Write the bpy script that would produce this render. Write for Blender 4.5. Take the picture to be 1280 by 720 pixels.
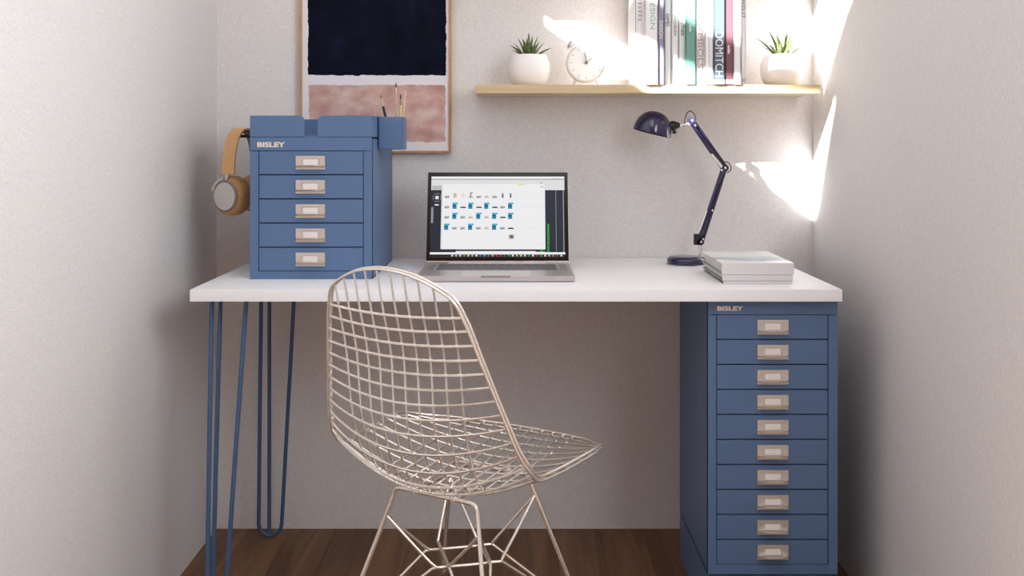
import bpy, bmesh, math, random
from mathutils import Vector, Matrix
random.seed(7)
sc = bpy.context.scene
for o in list(bpy.data.objects): bpy.data.objects.remove(o)
COL = sc.collection
PI = math.pi

# ------------------------------------------------------------------ camera, world, lights
EYE = 1.045                                   # lens height above the floor (m)
cd = bpy.data.cameras.new('camera'); cam = bpy.data.objects.new('camera', cd); COL.objects.link(cam)
cam.location = (0, 0, EYE); cam.rotation_euler = (PI/2, 0, 0)
cd.sensor_width = 36; cd.lens = 36.0; cd.shift_x = -6/1280; cd.shift_y = -182/1280; cd.clip_start = .05
sc.camera = cam

w = bpy.data.worlds.new('daylight'); sc.world = w; w.use_nodes = True
bg = w.node_tree.nodes['Background']; bg.inputs[0].default_value = (.93, .96, 1.0, 1); bg.inputs[1].default_value = 1.5

SUN = Vector((1.36, 1.0, -.90)).normalized()   # the way the sunlight travels: in through the window in the left wall
sd = bpy.data.lights.new('sun', 'SUN'); sd.energy = 40; sd.angle = math.radians(.9); sd.color = (.98, .985, .985)
sun = bpy.data.objects.new('sun', sd); COL.objects.link(sun)
sun.rotation_euler = SUN.to_track_quat('-Z', 'Y').to_euler(); sun.location = (-4, -2, 4)

ad = bpy.data.lights.new('overhead_fill', 'AREA'); ad.shape = 'RECTANGLE'; ad.size = .8; ad.size_y = 2.0; ad.energy = 8; ad.color = (.82, .91, 1)  # unseen overhead fill, added to brighten desk and walls
al = bpy.data.objects.new('overhead_fill', ad); COL.objects.link(al); al.location = (.0, .65, 2.57); al.rotation_euler = (0, 0, 0)
# added fill light from the right, set in a made-up window beside the camera
wd_ = bpy.data.lights.new('side_fill', 'AREA'); wd_.shape = 'RECTANGLE'; wd_.size = .84; wd_.size_y = 1.14; wd_.energy = 23; wd_.color = (.89, .96, 1)
wl = bpy.data.objects.new('side_fill', wd_); COL.objects.link(wl); wl.location = (.805, .75, 1.58); wl.rotation_euler = (0, math.radians(90), 0)

sc.view_settings.view_transform = 'Standard'; sc.view_settings.look = 'None'
sc.view_settings.exposure = 0.1; sc.view_settings.gamma = 1.0; sc.view_settings.use_curve_mapping = False
sc.cycles.max_bounces = 12; sc.cycles.diffuse_bounces = 6; sc.cycles.use_denoising = True
sc.cycles.sample_clamp_indirect = 8

# ------------------------------------------------------------------ materials
def lin(c):
    return tuple((v/12.92 if v <= .04045 else ((v+.055)/1.055)**2.4) for v in [x/255 for x in c])
def mat(name, rgb, rough=.5, metal=0., spec=.5, emit=0, coat=0, alpha=None):
    m = bpy.data.materials.new(name); m.use_nodes = True
    b = m.node_tree.nodes['Principled BSDF']; c = (*lin(rgb), 1)
    b.inputs['Base Color'].default_value = c; b.inputs['Roughness'].default_value = rough; b.inputs['Metallic'].default_value = metal
    b.inputs['Specular IOR Level'].default_value = spec; b.inputs['Coat Weight'].default_value = coat
    if emit: b.inputs['Emission Color'].default_value = c; b.inputs['Emission Strength'].default_value = emit
    m.diffuse_color = c
    return m
def N(m, t): return m.node_tree.nodes.new(t)
def bsdf(m): return m.node_tree.nodes['Principled BSDF']
def link(m, a, b): m.node_tree.links.new(a, b)
def mapped(m, scale, coord='Object'):
    tc = N(m, 'ShaderNodeTexCoord'); mp = N(m, 'ShaderNodeMapping'); mp.inputs['Scale'].default_value = scale
    link(m, tc.outputs[coord], mp.inputs['Vector']); return mp.outputs['Vector']
def noise(m, vec, scale=1, detail=3, rough=.5):
    n = N(m, 'ShaderNodeTexNoise'); n.inputs['Scale'].default_value = scale; n.inputs['Detail'].default_value = detail; n.inputs['Roughness'].default_value = rough
    link(m, vec, n.inputs['Vector']); return n
def ramp(m, fac, stops):
    r = N(m, 'ShaderNodeValToRGB'); e = r.color_ramp.elements
    e[0].position, e[0].color = stops[0][0], (*lin(stops[0][1]), 1); e[1].position, e[1].color = stops[-1][0], (*lin(stops[-1][1]), 1)
    for p, c in stops[1:-1]:
        x = e.new(p); x.color = (*lin(c), 1)
    link(m, fac, r.inputs['Fac']); return r.outputs['Color']
def bump(m, h, strength, dist):
    b = N(m, 'ShaderNodeBump'); b.inputs['Strength'].default_value = strength; b.inputs['Distance'].default_value = dist
    link(m, h, b.inputs['Height']); link(m, b.outputs['Normal'], bsdf(m).inputs['Normal'])

def grain(name, rgb, rough=.5, metal=0., amount=.06, scale=400, bs=.1, bd=.0004, **k):
    """flat paint with a barely visible tooth"""
    m = mat(name, rgb, rough, metal, **k); v = mapped(m, (1, 1, 1)); n = noise(m, v, scale, 2)
    lo = tuple(c*(1-amount) for c in rgb); hi = tuple(min(255, c*(1+amount)) for c in rgb)
    link(m, ramp(m, n.outputs['Fac'], [(.3, lo), (.7, hi)]), bsdf(m).inputs['Base Color']); bump(m, n.outputs['Fac'], bs, bd); return m

def wallpaper():
    m = mat('woven_wallpaper', (222, 216, 211), .9, spec=.2)
    v = mapped(m, (110, 110, 420)); n1 = noise(m, v, 1, 2)
    v2 = mapped(m, (420, 420, 130)); n2 = noise(m, v2, 1, 2)
    add = N(m, 'ShaderNodeMath'); add.operation = 'ADD'; link(m, n1.outputs['Fac'], add.inputs[0]); link(m, n2.outputs['Fac'], add.inputs[1])
    half = N(m, 'ShaderNodeMath'); half.operation = 'MULTIPLY'; half.inputs[1].default_value = .5; link(m, add.outputs[0], half.inputs[0])
    link(m, ramp(m, half.outputs[0], [(.3, (210, 207, 206)), (.7, (230, 227, 226))]), bsdf(m).inputs['Base Color'])
    bump(m, half.outputs[0], .35, .0012); return m
def wood(name, cols, scale, rough=.5, rand=False, bs=.15):
    m = mat(name, cols[1], rough); tc = N(m, 'ShaderNodeTexCoord'); mp = N(m, 'ShaderNodeMapping'); mp.inputs['Scale'].default_value = scale
    if rand:
        oi = N(m, 'ShaderNodeObjectInfo'); mul = N(m, 'ShaderNodeVectorMath'); mul.operation = 'ADD'
        sc_ = N(m, 'ShaderNodeMath'); sc_.operation = 'MULTIPLY'; sc_.inputs[1].default_value = 37; link(m, oi.outputs['Random'], sc_.inputs[0])
        cb = N(m, 'ShaderNodeCombineXYZ'); link(m, sc_.outputs[0], cb.inputs[0]); link(m, sc_.outputs[0], cb.inputs[1])
        link(m, tc.outputs['Object'], mul.inputs[0]); link(m, cb.outputs[0], mul.inputs[1]); link(m, mul.outputs[0], mp.inputs['Vector'])
    else: link(m, tc.outputs['Object'], mp.inputs['Vector'])
    n = noise(m, mp.outputs['Vector'], 1, 6, .62); n.inputs['Distortion'].default_value = .6
    col = ramp(m, n.outputs['Fac'], [(.28, cols[0]), (.5, cols[1]), (.75, cols[2])])
    if rand:
        hs = N(m, 'ShaderNodeHueSaturation'); mr = N(m, 'ShaderNodeMapRange'); mr.inputs[3].default_value = .88; mr.inputs[4].default_value = 1.12
        link(m, oi.outputs['Random'], mr.inputs[0]); link(m, mr.outputs[0], hs.inputs['Value']); link(m, col, hs.inputs['Color']); col = hs.outputs[0]
    link(m, col, bsdf(m).inputs['Base Color']); bump(m, n.outputs['Fac'], bs, .001); return m

M = {}
M['wall'] = wallpaper()
M['ceiling'] = grain('ceiling_paint', (232, 229, 225), .9, bs=.05)
M['frontwall'] = wood('warm_bounce_wood', [(160, 100, 52), (182, 120, 66), (202, 142, 88)], (20, 20, 1.5), .6)  # unseen finish behind the camera, chosen to bounce warm fill
M['floor'] = wood('dark_oak_floor', [(78, 52, 33), (108, 75, 48), (136, 99, 66)], (26, 1.6, 26), .5, True)
M['gap'] = grain('floor_gap', (40, 29, 23), .9)
M['oak'] = wood('pale_oak', [(184, 160, 122), (202, 180, 144), (216, 196, 164)], (2.2, 40, 60), .5)
M['desktop'] = grain('white_laminate', (239, 239, 243), .5, spec=.3, amount=.01, bs=.02)
M['blue'] = grain('blue_steel_enamel', (88, 113, 150), .46, spec=.32, amount=.025, scale=900, bs=.08, bd=.0003)
M['bluein'] = grain('blue_seam_shade', (40, 56, 82), .6)  # darker blue stands in for shade in the gaps between parts
M['legblue'] = grain('blue_steel_rod', (64, 96, 134), .38, amount=.03)
M['nickel'] = grain('satin_nickel', (206, 197, 188), .32, .5, amount=.03, bs=.03)
M['card'] = grain('label_card', (232, 228, 226), .7, amount=.02)
M['logo'] = grain('logo_beige', (232, 218, 202), .45, amount=.03, bs=.02)
M['wire'] = grain('polished_wire', (246, 239, 231), .22, .78, amount=.02, bs=.02)
M['chrome'] = grain('chrome', (232, 232, 234), .14, .8, amount=.01, bs=.01)
M['black'] = grain('black_plastic', (22, 22, 24), .4)
M['rubber'] = grain('dark_rubber', (38, 36, 36), .7)
M['navy'] = grain('navy_gloss', (33, 29, 70), .16, amount=.04, bs=.01, coat=.6)
M['shadein'] = grain('shade_inside', (16, 15, 24), .6)
M['tan'] = grain('tan_leather', (206, 164, 110), .55, amount=.06, scale=300, bs=.25)
M['tandark'] = grain('tan_cushion', (186, 140, 88), .6, amount=.08, scale=250, bs=.25)
M['greypad'] = grain('grey_pad', (138, 128, 124), .7)
M['alu'] = grain('brushed_aluminium', (212, 207, 202), .3, .6, amount=.03, bs=.03)
M['laptop'] = grain('laptop_aluminium', (196, 190, 190), .36, .7, amount=.015, bs=.02)
M['bezel'] = grain('black_glass', (20, 17, 17), .12, bs=.01)
M['keys'] = grain('dark_keys', (92, 90, 94), .55)
M['pot'] = grain('white_ceramic', (238, 235, 233), .28, amount=.01, bs=.02)
M['soil'] = grain('potting_soil', (62, 50, 40), .95, amount=.3, scale=300, bs=.8, bd=.003)
M['page'] = grain('paper_pages', (212, 209, 207), .8, amount=.05, scale=1500)
M['white'] = grain('white_cover', (236, 235, 236), .5, amount=.01, bs=.02)
M['pale'] = grain('pale_grey_cover', (222, 220, 222), .5, amount=.02, bs=.02)
M['frame'] = wood('frame_oak', [(140, 104, 68), (176, 138, 96), (200, 164, 120)], (50, 50, 6), .5)
M['pencil'] = grain('bare_wood_handle', (214, 188, 152), .5)
M['darktip'] = grain('dark_bristle', (52, 44, 44), .8)
M['dial'] = grain('dial_white', (240, 240, 238), .4, amount=.005, bs=.01)
M['hand'] = grain('grey_hand', (120, 116, 116), .4)

def leafmat():
    m = mat('succulent_leaf', (98, 112, 66), .5); v = mapped(m, (1, 1, 1)); n = noise(m, v, 90, 3)
    link(m, ramp(m, n.outputs['Fac'], [(.3, (64, 82, 44)), (.55, (104, 118, 72)), (.75, (150, 156, 112))]), bsdf(m).inputs['Base Color']); return m
M['leaf'] = leafmat()

# ------------------------------------------------------------------ mesh helpers
def box(bm, x0, x1, y0, y1, z0, z1, bev=0, seg=2):
    r = bmesh.ops.create_cube(bm, size=1); vs = r['verts']
    for v in vs: v.co = Vector(((x0+x1)/2+v.co.x*(x1-x0), (y0+y1)/2+v.co.y*(y1-y0), (z0+z1)/2+v.co.z*(z1-z0)))
    if bev:
        es = list({e for v in vs for e in v.link_edges})
        bmesh.ops.bevel(bm, geom=es, offset=bev, segments=seg, profile=.7, affect='EDGES')
def tube(bm, pts, r, n=8, closed=False, cap=True):
    pts = [Vector(p) for p in pts]; L = len(pts); rad = r if hasattr(r, '__len__') else [r]*L
    up = None; rings = []
    for i, p in enumerate(pts):
        a = pts[(i-1) % L] if (i or closed) else p; b = pts[(i+1) % L] if (i < L-1 or closed) else p
        t = (b-a)
        t = t.normalized() if t.length > 1e-9 else Vector((0, 0, 1))
        if up is None: up = t.orthogonal().normalized()
        else:
            up = (up - t*up.dot(t))
            up = up.normalized() if up.length > 1e-6 else t.orthogonal().normalized()
        s = t.cross(up)
        rings.append([bm.verts.new(p + (up*math.cos(2*PI*k/n)+s*math.sin(2*PI*k/n))*rad[i]) for k in range(n)])
    for i in range(L if closed else L-1):
        A, B = rings[i], rings[(i+1) % L]
        for k in range(n): bm.faces.new((A[k], A[(k+1) % n], B[(k+1) % n], B[k]))
    if cap and not closed: bm.faces.new(rings[0][::-1]); bm.faces.new(rings[-1])
def lathe(bm, prof, n=32, mx=None):
    """profile of (radius, height) about +Z, closed at r = 0"""
    mx = mx or Matrix(); rings = []
    for r, z in prof:
        if r < 1e-7: rings.append([bm.verts.new(mx @ Vector((0, 0, z)))])
        else: rings.append([bm.verts.new(mx @ Vector((r*math.cos(2*PI*k/n), r*math.sin(2*PI*k/n), z))) for k in range(n)])
    for A, B in zip(rings, rings[1:]):
        for k in range(n):
            q = [A[k % len(A)], A[(k+1) % n % len(A)], B[(k+1) % n % len(B)], B[k % len(B)]]
            u = []
            for v in q:
                if v not in u: u.append(v)
            if len(u) > 2: bm.faces.new(u)
def prism(bm, pts, fn, a, b):
    """2-D outline, fn(u, v, depth) -> point, between depths a and b"""
    A = [bm.verts.new(fn(u, v, a)) for u, v in pts]; B = [bm.verts.new(fn(u, v, b)) for u, v in pts]
    bm.faces.new(A); bm.faces.new(B[::-1]); n = len(pts)
    for i in range(n): bm.faces.new((A[i], B[i], B[(i+1) % n], A[(i+1) % n]))
def smoothpath(pts, sub=6, closed=False):
    """Catmull-Rom through the points"""
    P = [Vector(p) for p in pts]; n = len(P); out = []
    g = (lambda i: P[i % n]) if closed else (lambda i: P[max(0, min(n-1, i))])
    for i in range(n if closed else n-1):
        p0, p1, p2, p3 = g(i-1), g(i), g(i+1), g(i+2)
        for k in range(sub):
            t = k/sub
            out.append(.5*((2*p1)+(-p0+p2)*t+(2*p0-5*p1+4*p2-p3)*t*t+(-p0+3*p1-3*p2+p3)*t**3))
    if not closed: out.append(P[-1])
    return out

def mesh(name, bm, m, smooth=False):
    bmesh.ops.recalc_face_normals(bm, faces=bm.faces[:])
    me = bpy.data.meshes.new(name); bm.to_mesh(me); bm.free(); me.materials.append(m)
    if smooth:
        for p in me.polygons: p.use_smooth = True
        if smooth != 'all': me.set_sharp_from_angle(angle=math.radians(smooth if smooth is not True else 40))
    return me
def put(name, me, parent=None, loc=(0, 0, 0)):
    o = bpy.data.objects.new(name, me); COL.objects.link(o); o.location = loc
    if parent is not None: o.parent = parent
    return o
def wloc(o):
    v = Vector(o.location)
    while o.parent is not None: o = o.parent; v += o.location
    return v
def obj(name, bm, m, parent=None, smooth=False, at=None):
    """bm in world coordinates; the object's origin goes to its parent's origin (or 'at')"""
    me = mesh(name, bm, m, smooth)
    base = Vector(at) if at is not None else (wloc(parent) if parent is not None else Vector((0, 0, 0)))
    me.transform(Matrix.Translation(-base))
    return put(name, me, parent, base-(wloc(parent) if parent is not None else Vector((0, 0, 0))))
def thing(name, label, cat, loc, group=None):
    o = bpy.data.objects.new(name, None); COL.objects.link(o); o.location = loc; o.empty_display_size = .05
    return tag(o, label, cat, group)
def tag(o, label=None, cat=None, group=None, kind=None):
    if label: o['label'] = label
    if cat: o['category'] = cat
    if group: o['group'] = group
    if kind: o['kind'] = kind
    return o
def new(): return bmesh.new()
def bx(name, m, parent, *a, bev=0, seg=2, smooth=False, at=None):
    bm = new(); box(bm, *a, bev=bev, seg=seg); return obj(name, bm, m, parent, smooth, at)
def tb(name, m, parent, pts, r, n=8, closed=False):
    bm = new(); tube(bm, pts, r, n, closed); return obj(name, bm, m, parent, 50)
def textmesh(name, body, m, parent, box_, face_y, vertical=False, thick=.0004, bold=0.0):
    """flat lettering filling box_ = (x0, x1, z0, z1) on a face towards -Y"""
    cu = bpy.data.curves.new('lettering', 'FONT'); cu.body = body; cu.size = 1; cu.extrude = .01; cu.offset = bold; cu.resolution_u = 3
    t = bpy.data.objects.new('lettering', cu); COL.objects.link(t); bpy.context.view_layer.update()
    dg = bpy.context.evaluated_depsgraph_get(); me = bpy.data.meshes.new_from_object(t.evaluated_get(dg))
    bpy.data.objects.remove(t); bpy.data.curves.remove(cu)
    xs = [v.co.x for v in me.vertices]; ys = [v.co.y for v in me.vertices]
    ax, bx_, ay, by = min(xs), max(xs), min(ys), max(ys); x0, x1, z0, z1 = box_
    base = wloc(parent)
    for v in me.vertices:
        u = (v.co.x-ax)/(bx_-ax); q = (v.co.y-ay)/(by-ay); d = face_y-thick if v.co.z > 0 else face_y
        X, Z = (x0+q*(x1-x0), z1-u*(z1-z0)) if vertical else (x0+u*(x1-x0), z0+q*(z1-z0))
        v.co = Vector((X, d, Z))-base
    me.materials.clear(); me.materials.append(m); return put(name, me, parent)
def PX(px, y): return (px-646)*y/1280          # measured on the photograph for a thing at distance y
def PZ(py, y): return EYE-(py-178)*y/1280

# ------------------------------------------------------------------ the room
XL, XR, YB, YF, ZC = -.812, .801, 2.77, -1.3, 2.60
def structure(o): return tag(o, kind='structure')
fl = structure(bx('floor', M['gap'], None, XL-.2, XR+.2, YF, YB+.1, -.06, -.006))
fl['label'] = 'dark brown oak plank floor'
pw = .118; x = XL-.03; k = 0
while x < XR:
    y = YF+.01; first = True
    while y < YB+.05:
        L = (.35+.9*((k*.37) % 1)) if first else 1.25
        y1 = min(y+L, YB+.06)
        if y1-y > .02: bx('plank', M['floor'], fl, x+.0003, x+pw-.0003, y+.0003, y1-.0003, -.012, 0, bev=.0006, seg=1, at=(x, y, 0))
        y += L; first = False
    x += pw; k += 1
structure(bx('wall_back', M['wall'], None, XL-.1, XR+.1, YB, YB+.1, 0, ZC))
structure(bx('wall_front', M['frontwall'], None, XL-.1, XR+.1, YF-.1, YF, 0, ZC))
structure(bx('ceiling', M['ceiling'], None, XL-.1, XR+.1, YF, YB+.1, ZC, ZC+.08))
# side walls with unseen windows; the right and low left ones are added
def wall_with_holes(name, bays, xi, xo):
    bm = new()
    for y0, y1, H in bays:
        O = [(y0, 0), (y1, 0), (y1, ZC), (y0, ZC)]; Vi = {}
        for nm, x_ in (('i', xi), ('o', xo)):
            Vi[nm] = [bm.verts.new((x_, *p)) for p in O], [bm.verts.new((x_, *p)) for p in H]
        for j in range(4):
            j2 = (j+1) % 4
            for nm in 'io':
                a, b = Vi[nm]; bm.faces.new((a[j], a[j2], b[j2], b[j]))
            bm.faces.new((Vi['i'][1][j], Vi['i'][1][j2], Vi['o'][1][j2], Vi['o'][1][j]))
            if j in (0, 2): bm.faces.new((Vi['i'][0][j], Vi['i'][0][j2], Vi['o'][0][j2], Vi['o'][0][j]))
    bmesh.ops.remove_doubles(bm, verts=bm.verts[:], dist=1e-5)
    return structure(obj(name, bm, M['wall']))
H = [(1.535, 1.914), (2.11, 1.954), (2.11, 2.55), (1.193, 2.55)]
H3 = [(-1.20, .08), (.40, .08), (.40, 1.02), (-1.20, 1.02)]  # low opening, added so sunlit floor bounces brown light
wall_with_holes('wall_left', [(YF, .6, H3), (.6, YB, H)], XL, XL-.06)
H2 = [(.15, 1.13), (1.35, 1.13), (1.35, 2.03), (.15, 2.03)]  # opening made up to hold the side fill light
wall_with_holes('wall_right', [(YF, YB, H2)], XR, XR+.06)
win = structure(bpy.data.objects.new('window_1', None)); COL.objects.link(win); win.location = (XL-.03, 1.7, 1.95)
win2 = structure(bpy.data.objects.new('added_window_2', None)); COL.objects.link(win2); win2.location = (XR+.03, .75, 1.13)
for a in ((.15, 1.35, 1.13, 1.155), (.15, 1.35, 2.005, 2.03), (.15, .175, 1.155, 2.005), (1.325, 1.35, 1.155, 2.005), (.74, .76, 1.155, 2.005)):
    bx('frame_bar', M['white'], win2, XR+.02, XR+.05, *a)
win3 = structure(bpy.data.objects.new('added_window_3', None)); COL.objects.link(win3); win3.location = (XL-.03, -.40, .08)
for a in ((-1.20, .40, .08, .105), (-1.20, .40, .995, 1.02), (-1.20, -1.175, .105, .995), (.375, .40, .105, .995)):
    bx('frame_bar', M['white'], win3, XL-.05, XL-.02, *a)
def bar(name, pts, x0, x1):
    bm = new(); prism(bm, pts, lambda u, v, d: (d, u, v), x0, x1); return obj(name, bm, M['white'], win)
tv = [(3.296, .965), (2.97, .996), (2.839, 1.009), (2.76, 1.035), (2.69, 1.085), (2.609, 1.135), (2.52, 1.20), (2.40, 1.30), (2.36, 1.42), (2.465, 1.388), (2.6, 1.26), (2.684, 1.177), (2.775, 1.124), (2.904, 1.107), (3.296, 1.06)]
bar('shadow_bar', [(a-1.186, b+1.067) for a, b in tv], XL-.030, XL-.012)     # unseen bar, added and curved to throw the band of shade on the books
mg = mat('window_glass', (240, 245, 245), .02)
nt = mg.node_tree; tr = nt.nodes.new('ShaderNodeBsdfTransparent'); mx = nt.nodes.new('ShaderNodeMixShader'); mx.inputs[0].default_value = .04
nt.links.new(tr.outputs[0], mx.inputs[1]); nt.links.new(bsdf(mg).outputs[0], mx.inputs[2]); nt.links.new(mx.outputs[0], nt.nodes['Material Output'].inputs[0])
bm = new(); prism(bm, H, lambda u, v, d: (d, u, v), XL-.04, XL-.037); obj('pane', bm, mg, win)
bm = new(); prism(bm, H2, lambda u, v, d: (d, u, v), XR+.036, XR+.040); obj('pane', bm, mg, win2)
bm = new(); prism(bm, H3, lambda u, v, d: (d, u, v), XL-.040, XL-.037); obj('pane', bm, mg, win3)

# ------------------------------------------------------------------ desk with hairpin legs
DZ, DT, DY0, DY1 = .733, .0255, 2.17, 2.766
desk = thing('desk', 'white-topped desk with blue hairpin legs along the back wall', 'desk', (-.62, 2.45, 0))
bx('tabletop', M['desktop'], desk, -.693, .690, DY0, DY1, DZ-DT, DZ, bev=.0012, smooth=30)
def hairpin(tops, feet, r):
    """three rods: two bent into one hairpin loop, one brace"""
    leg = bx('hairpin_leg', M['legblue'], desk, min(t[0] for t in tops)-.012, max(t[0] for t in tops)+.012, min(t[1] for t in tops)-.012, max(t[1] for t in tops)+.012, DZ-DT-.004, DZ-DT, bev=.001)
    zt = DZ-DT-.003; (a, b, c), (fa, fb, fc) = tops, feet
    A, C = Vector((*a, zt)), Vector((*c, zt)); w_ = (Vector((*fc, 0))-Vector((*fa, 0))); h = w_.length/2
    path = [A, A.lerp(Vector((*fa, h+r)), .97)]
    mid = (Vector((*fa, h+r))+Vector((*fc, h+r)))/2
    for k in range(9):
        an = PI+PI*k/8; path.append(mid+w_*.5*math.cos(an)+Vector((0, 0, h*math.sin(an))))
    path += [C.lerp(Vector((*fc, h+r)), .97), C]
    tb('rod', M['legblue'], leg, path, r, 10)
    tb('rod', M['legblue'], leg, [(*b, zt), (*fb, r+.004)], r, 10)
hairpin([(-.6676, 2.24), (-.6676, 2.307), (-.5915, 2.24)], [(-.663, 2.19), (-.657, 2.205), (-.6265, 2.19)], .005)
hairpin([(-.6486, 2.60), (-.6486, 2.684), (-.5627, 2.60)], [(-.683, 2.71), (-.657, 2.718), (-.622, 2.71)], .005)

# ------------------------------------------------------------------ steel drawer cabinets
def pull_meshes():
    d = {}
    W, Hh = .0668, .031
    bm = new()                                                   # pressed plate with raised edges
    box(bm, -W/2, W/2, -.0015, 0, -Hh/2, Hh/2)
    box(bm, -W/2, W/2, -.0040, -.0015, Hh/2-.0055, Hh/2, bev=.0008)
    box(bm, -W/2, -W/2+.012, -.0034, -.0015, -Hh/2+.008, Hh/2-.0055, bev=.0006)
    box(bm, W/2-.012, W/2, -.0034, -.0015, -Hh/2+.008, Hh/2-.0055, bev=.0006)
    box(bm, -W/2, W/2, -.0040, -.0015, -Hh/2, -Hh/2+.004, bev=.0008)
    d['label_holder'] = mesh('label_holder', bm, M['nickel'])
    bm = new(); box(bm, -.0165, .0165, -.0025, -.0010, -.0058, .0075, bev=.0006); d['label_card'] = mesh('label_card', bm, M['card'])
    bm = new()                                                   # curved finger lip across the bottom
    n = 14; rows = []
    for i in range(n+1):
        u = -1+2*i/n; out = .017*(1-abs(u)**2.6)+.003; xx = u*W/2*.97
        rows.append([bm.verts.new((xx, -.0035, -.0095)), bm.verts.new((xx, -.0035-out, -.0078+.002*(1-u*u))), bm.verts.new((xx, -.0035-out, -.0062+.002*(1-u*u))), bm.verts.new((xx, -.0035, -.0078))])
    for A, B in zip(rows, rows[1:]):
        for k in range(4): bm.faces.new((A[k], A[(k+1) % 4], B[(k+1) % 4], B[k]))
    bm.faces.new(rows[0]); bm.faces.new(rows[-1][::-1])
    d['finger_pull'] = mesh('finger_pull', bm, M['nickel'], 60)
    return d
PULL = pull_meshes()
def cabinet(label, x0, x1, yf, z0, z1, seps, dx0, dx1, hx, foot=None, logo=None):
    depth = .38; c = thing('drawer_cabinet', label, 'cabinet', ((x0+x1)/2, yf+depth/2, 0 if foot is not None else z0))
    zt, zb = seps[0], seps[-1]
    bm = new()                                                   # case: sides, top, bottom, back round an open front
    box(bm, x0, x0+.004, yf+.001, yf+depth, z0, z1); box(bm, x1-.004, x1, yf+.001, yf+depth, z0, z1)
    box(bm, x0, x1, yf+.001, yf+depth, z1-.003, z1); box(bm, x0, x1, yf+.001, yf+depth, z0, z0+.003); box(bm, x0, x1, yf+depth-.003, yf+depth, z0, z1)
    box(bm, x0+.004, x1-.004, yf+.016, yf+.018, z0+.003, z1-.003)
    obj('case', bm, M['blue'], c)
    bx('seam_panel', M['bluein'], c, x0+.003, x1-.003, yf+.012, yf+.015, zb-.002, zt+.004)
    for a, b in ((x0, dx0), (dx1, x1)): bx('front_stile', M['blue'], c, a, b, yf, yf+.013, z0, zt-.0012, bev=.0010)
    bx('front_rail', M['blue'], c, x0, x1, yf-.0006, yf+.012, zt, z1, bev=.0010)
    bx('front_rail', M['blue'], c, dx0-.0005, dx1+.0005, yf+.0004, yf+.012, z0, zb, bev=.0010)
    dm = None
    for a, b in zip(seps, seps[1:]):
        h = a-b-.0026
        bm = new(); w_ = (dx1-dx0-.0032)/2; box(bm, -w_, w_, 0, .010, -h/2, h/2, bev=.0009)
        me = mesh('drawer', bm, M['blue'])
        d = put('drawer', me, c, Vector(((dx0+dx1)/2, yf+.0012, (a+b)/2))-Vector(c.location))
        for nm in ('label_holder', 'label_card', 'finger_pull'):
            put(nm, PULL[nm], d, (hx-(dx0+dx1)/2, 0, 0))
    if foot is not None:
        bx('plinth', M['blue'], c, x0, x1, yf, yf+depth, 0, foot, bev=.001)
        bx('plinth_gap', M['bluein'], c, x0+.004, x1-.004, yf+.006, yf+depth-.004, foot, z0)
    textmesh('logo_lettering', 'BISLEY', M['logo'], c, logo, yf-.0006, bold=.035)
    return c
y = 2.203
pit = [PZ(393.2+31.28*i, y) for i in range(11)]
cabinet('tall blue steel ten-drawer cabinet under the right end of the desk', PX(885, y), PX(1047, y), y, PZ(718, y), DZ-DT-.0004, pit, PX(895.5, y), PX(1035.7, y), PX(966, y), foot=PZ(718, y)-.004, logo=(PX(896.5, y), PX(929, y), PZ(388.3, y), PZ(382.6, y)))
y = 2.336
pit = [PZ(188.3+30.2*i, y) for i in range(6)]
CZ = PZ(171.7, y)
cabinet('blue steel five-drawer cabinet standing on the white desk', PX(312.5, y), PX(465, y), y, DZ, CZ, pit, PX(323, y), PX(454.5, y), PX(388, y), logo=(PX(321.7, y), PX(356.5, y), PZ(184, y), PZ(177.6, y)))

# tray on top of the small cabinet, its front cut away in the middle
tx0, tx1, ty0, ty1, tz0, tz1 = PX(312.5, 2.336), PX(465, 2.336), 2.336, 2.714, CZ+.0014, PZ(144.5, 2.336)
tray = thing('desk_tray', 'blue steel letter tray with notched front on top of the drawer cabinet', 'tray', ((tx0+tx1)/2, 2.52, CZ))
bx('tray_base', M['blue'], tray, tx0+.003, tx1-.003, ty0+.003, ty1-.003, CZ, tz0+.0025)
bx('side_panel', M['blue'], tray, tx0, tx0+.002, ty0+.002, ty1, tz0, tz1)
bx('side_panel', M['blue'], tray, tx1-.002, tx1, ty0+.002, ty1, tz0, tz1)
bx('back_panel', M['blue'], tray, tx0, tx1, ty1-.002, ty1, tz0, tz1)
def flap(a, b, right):
    r = .012; pts = [(a, tz0), (b, tz0)]
    arc = lambda cx, s, rev: [(cx+s*r*math.sin(PI/2*k/6), tz1-r+r*math.cos(PI/2*k/6)) for k in (range(6, -1, -1) if rev else range(7))]
    pts += ([(b, tz1)]+arc(a+r, -1, False)) if right else (arc(b-r, 1, True)+[(a, tz1)])
    bm = new(); prism(bm, pts, lambda u, v, d: (u, d, v), ty0, ty0+.002); obj('front_panel', bm, M['blue'], tray)
flap(tx0, PX(380.5, 2.336), False); flap(PX(397, 2.336), tx1, True)

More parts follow.
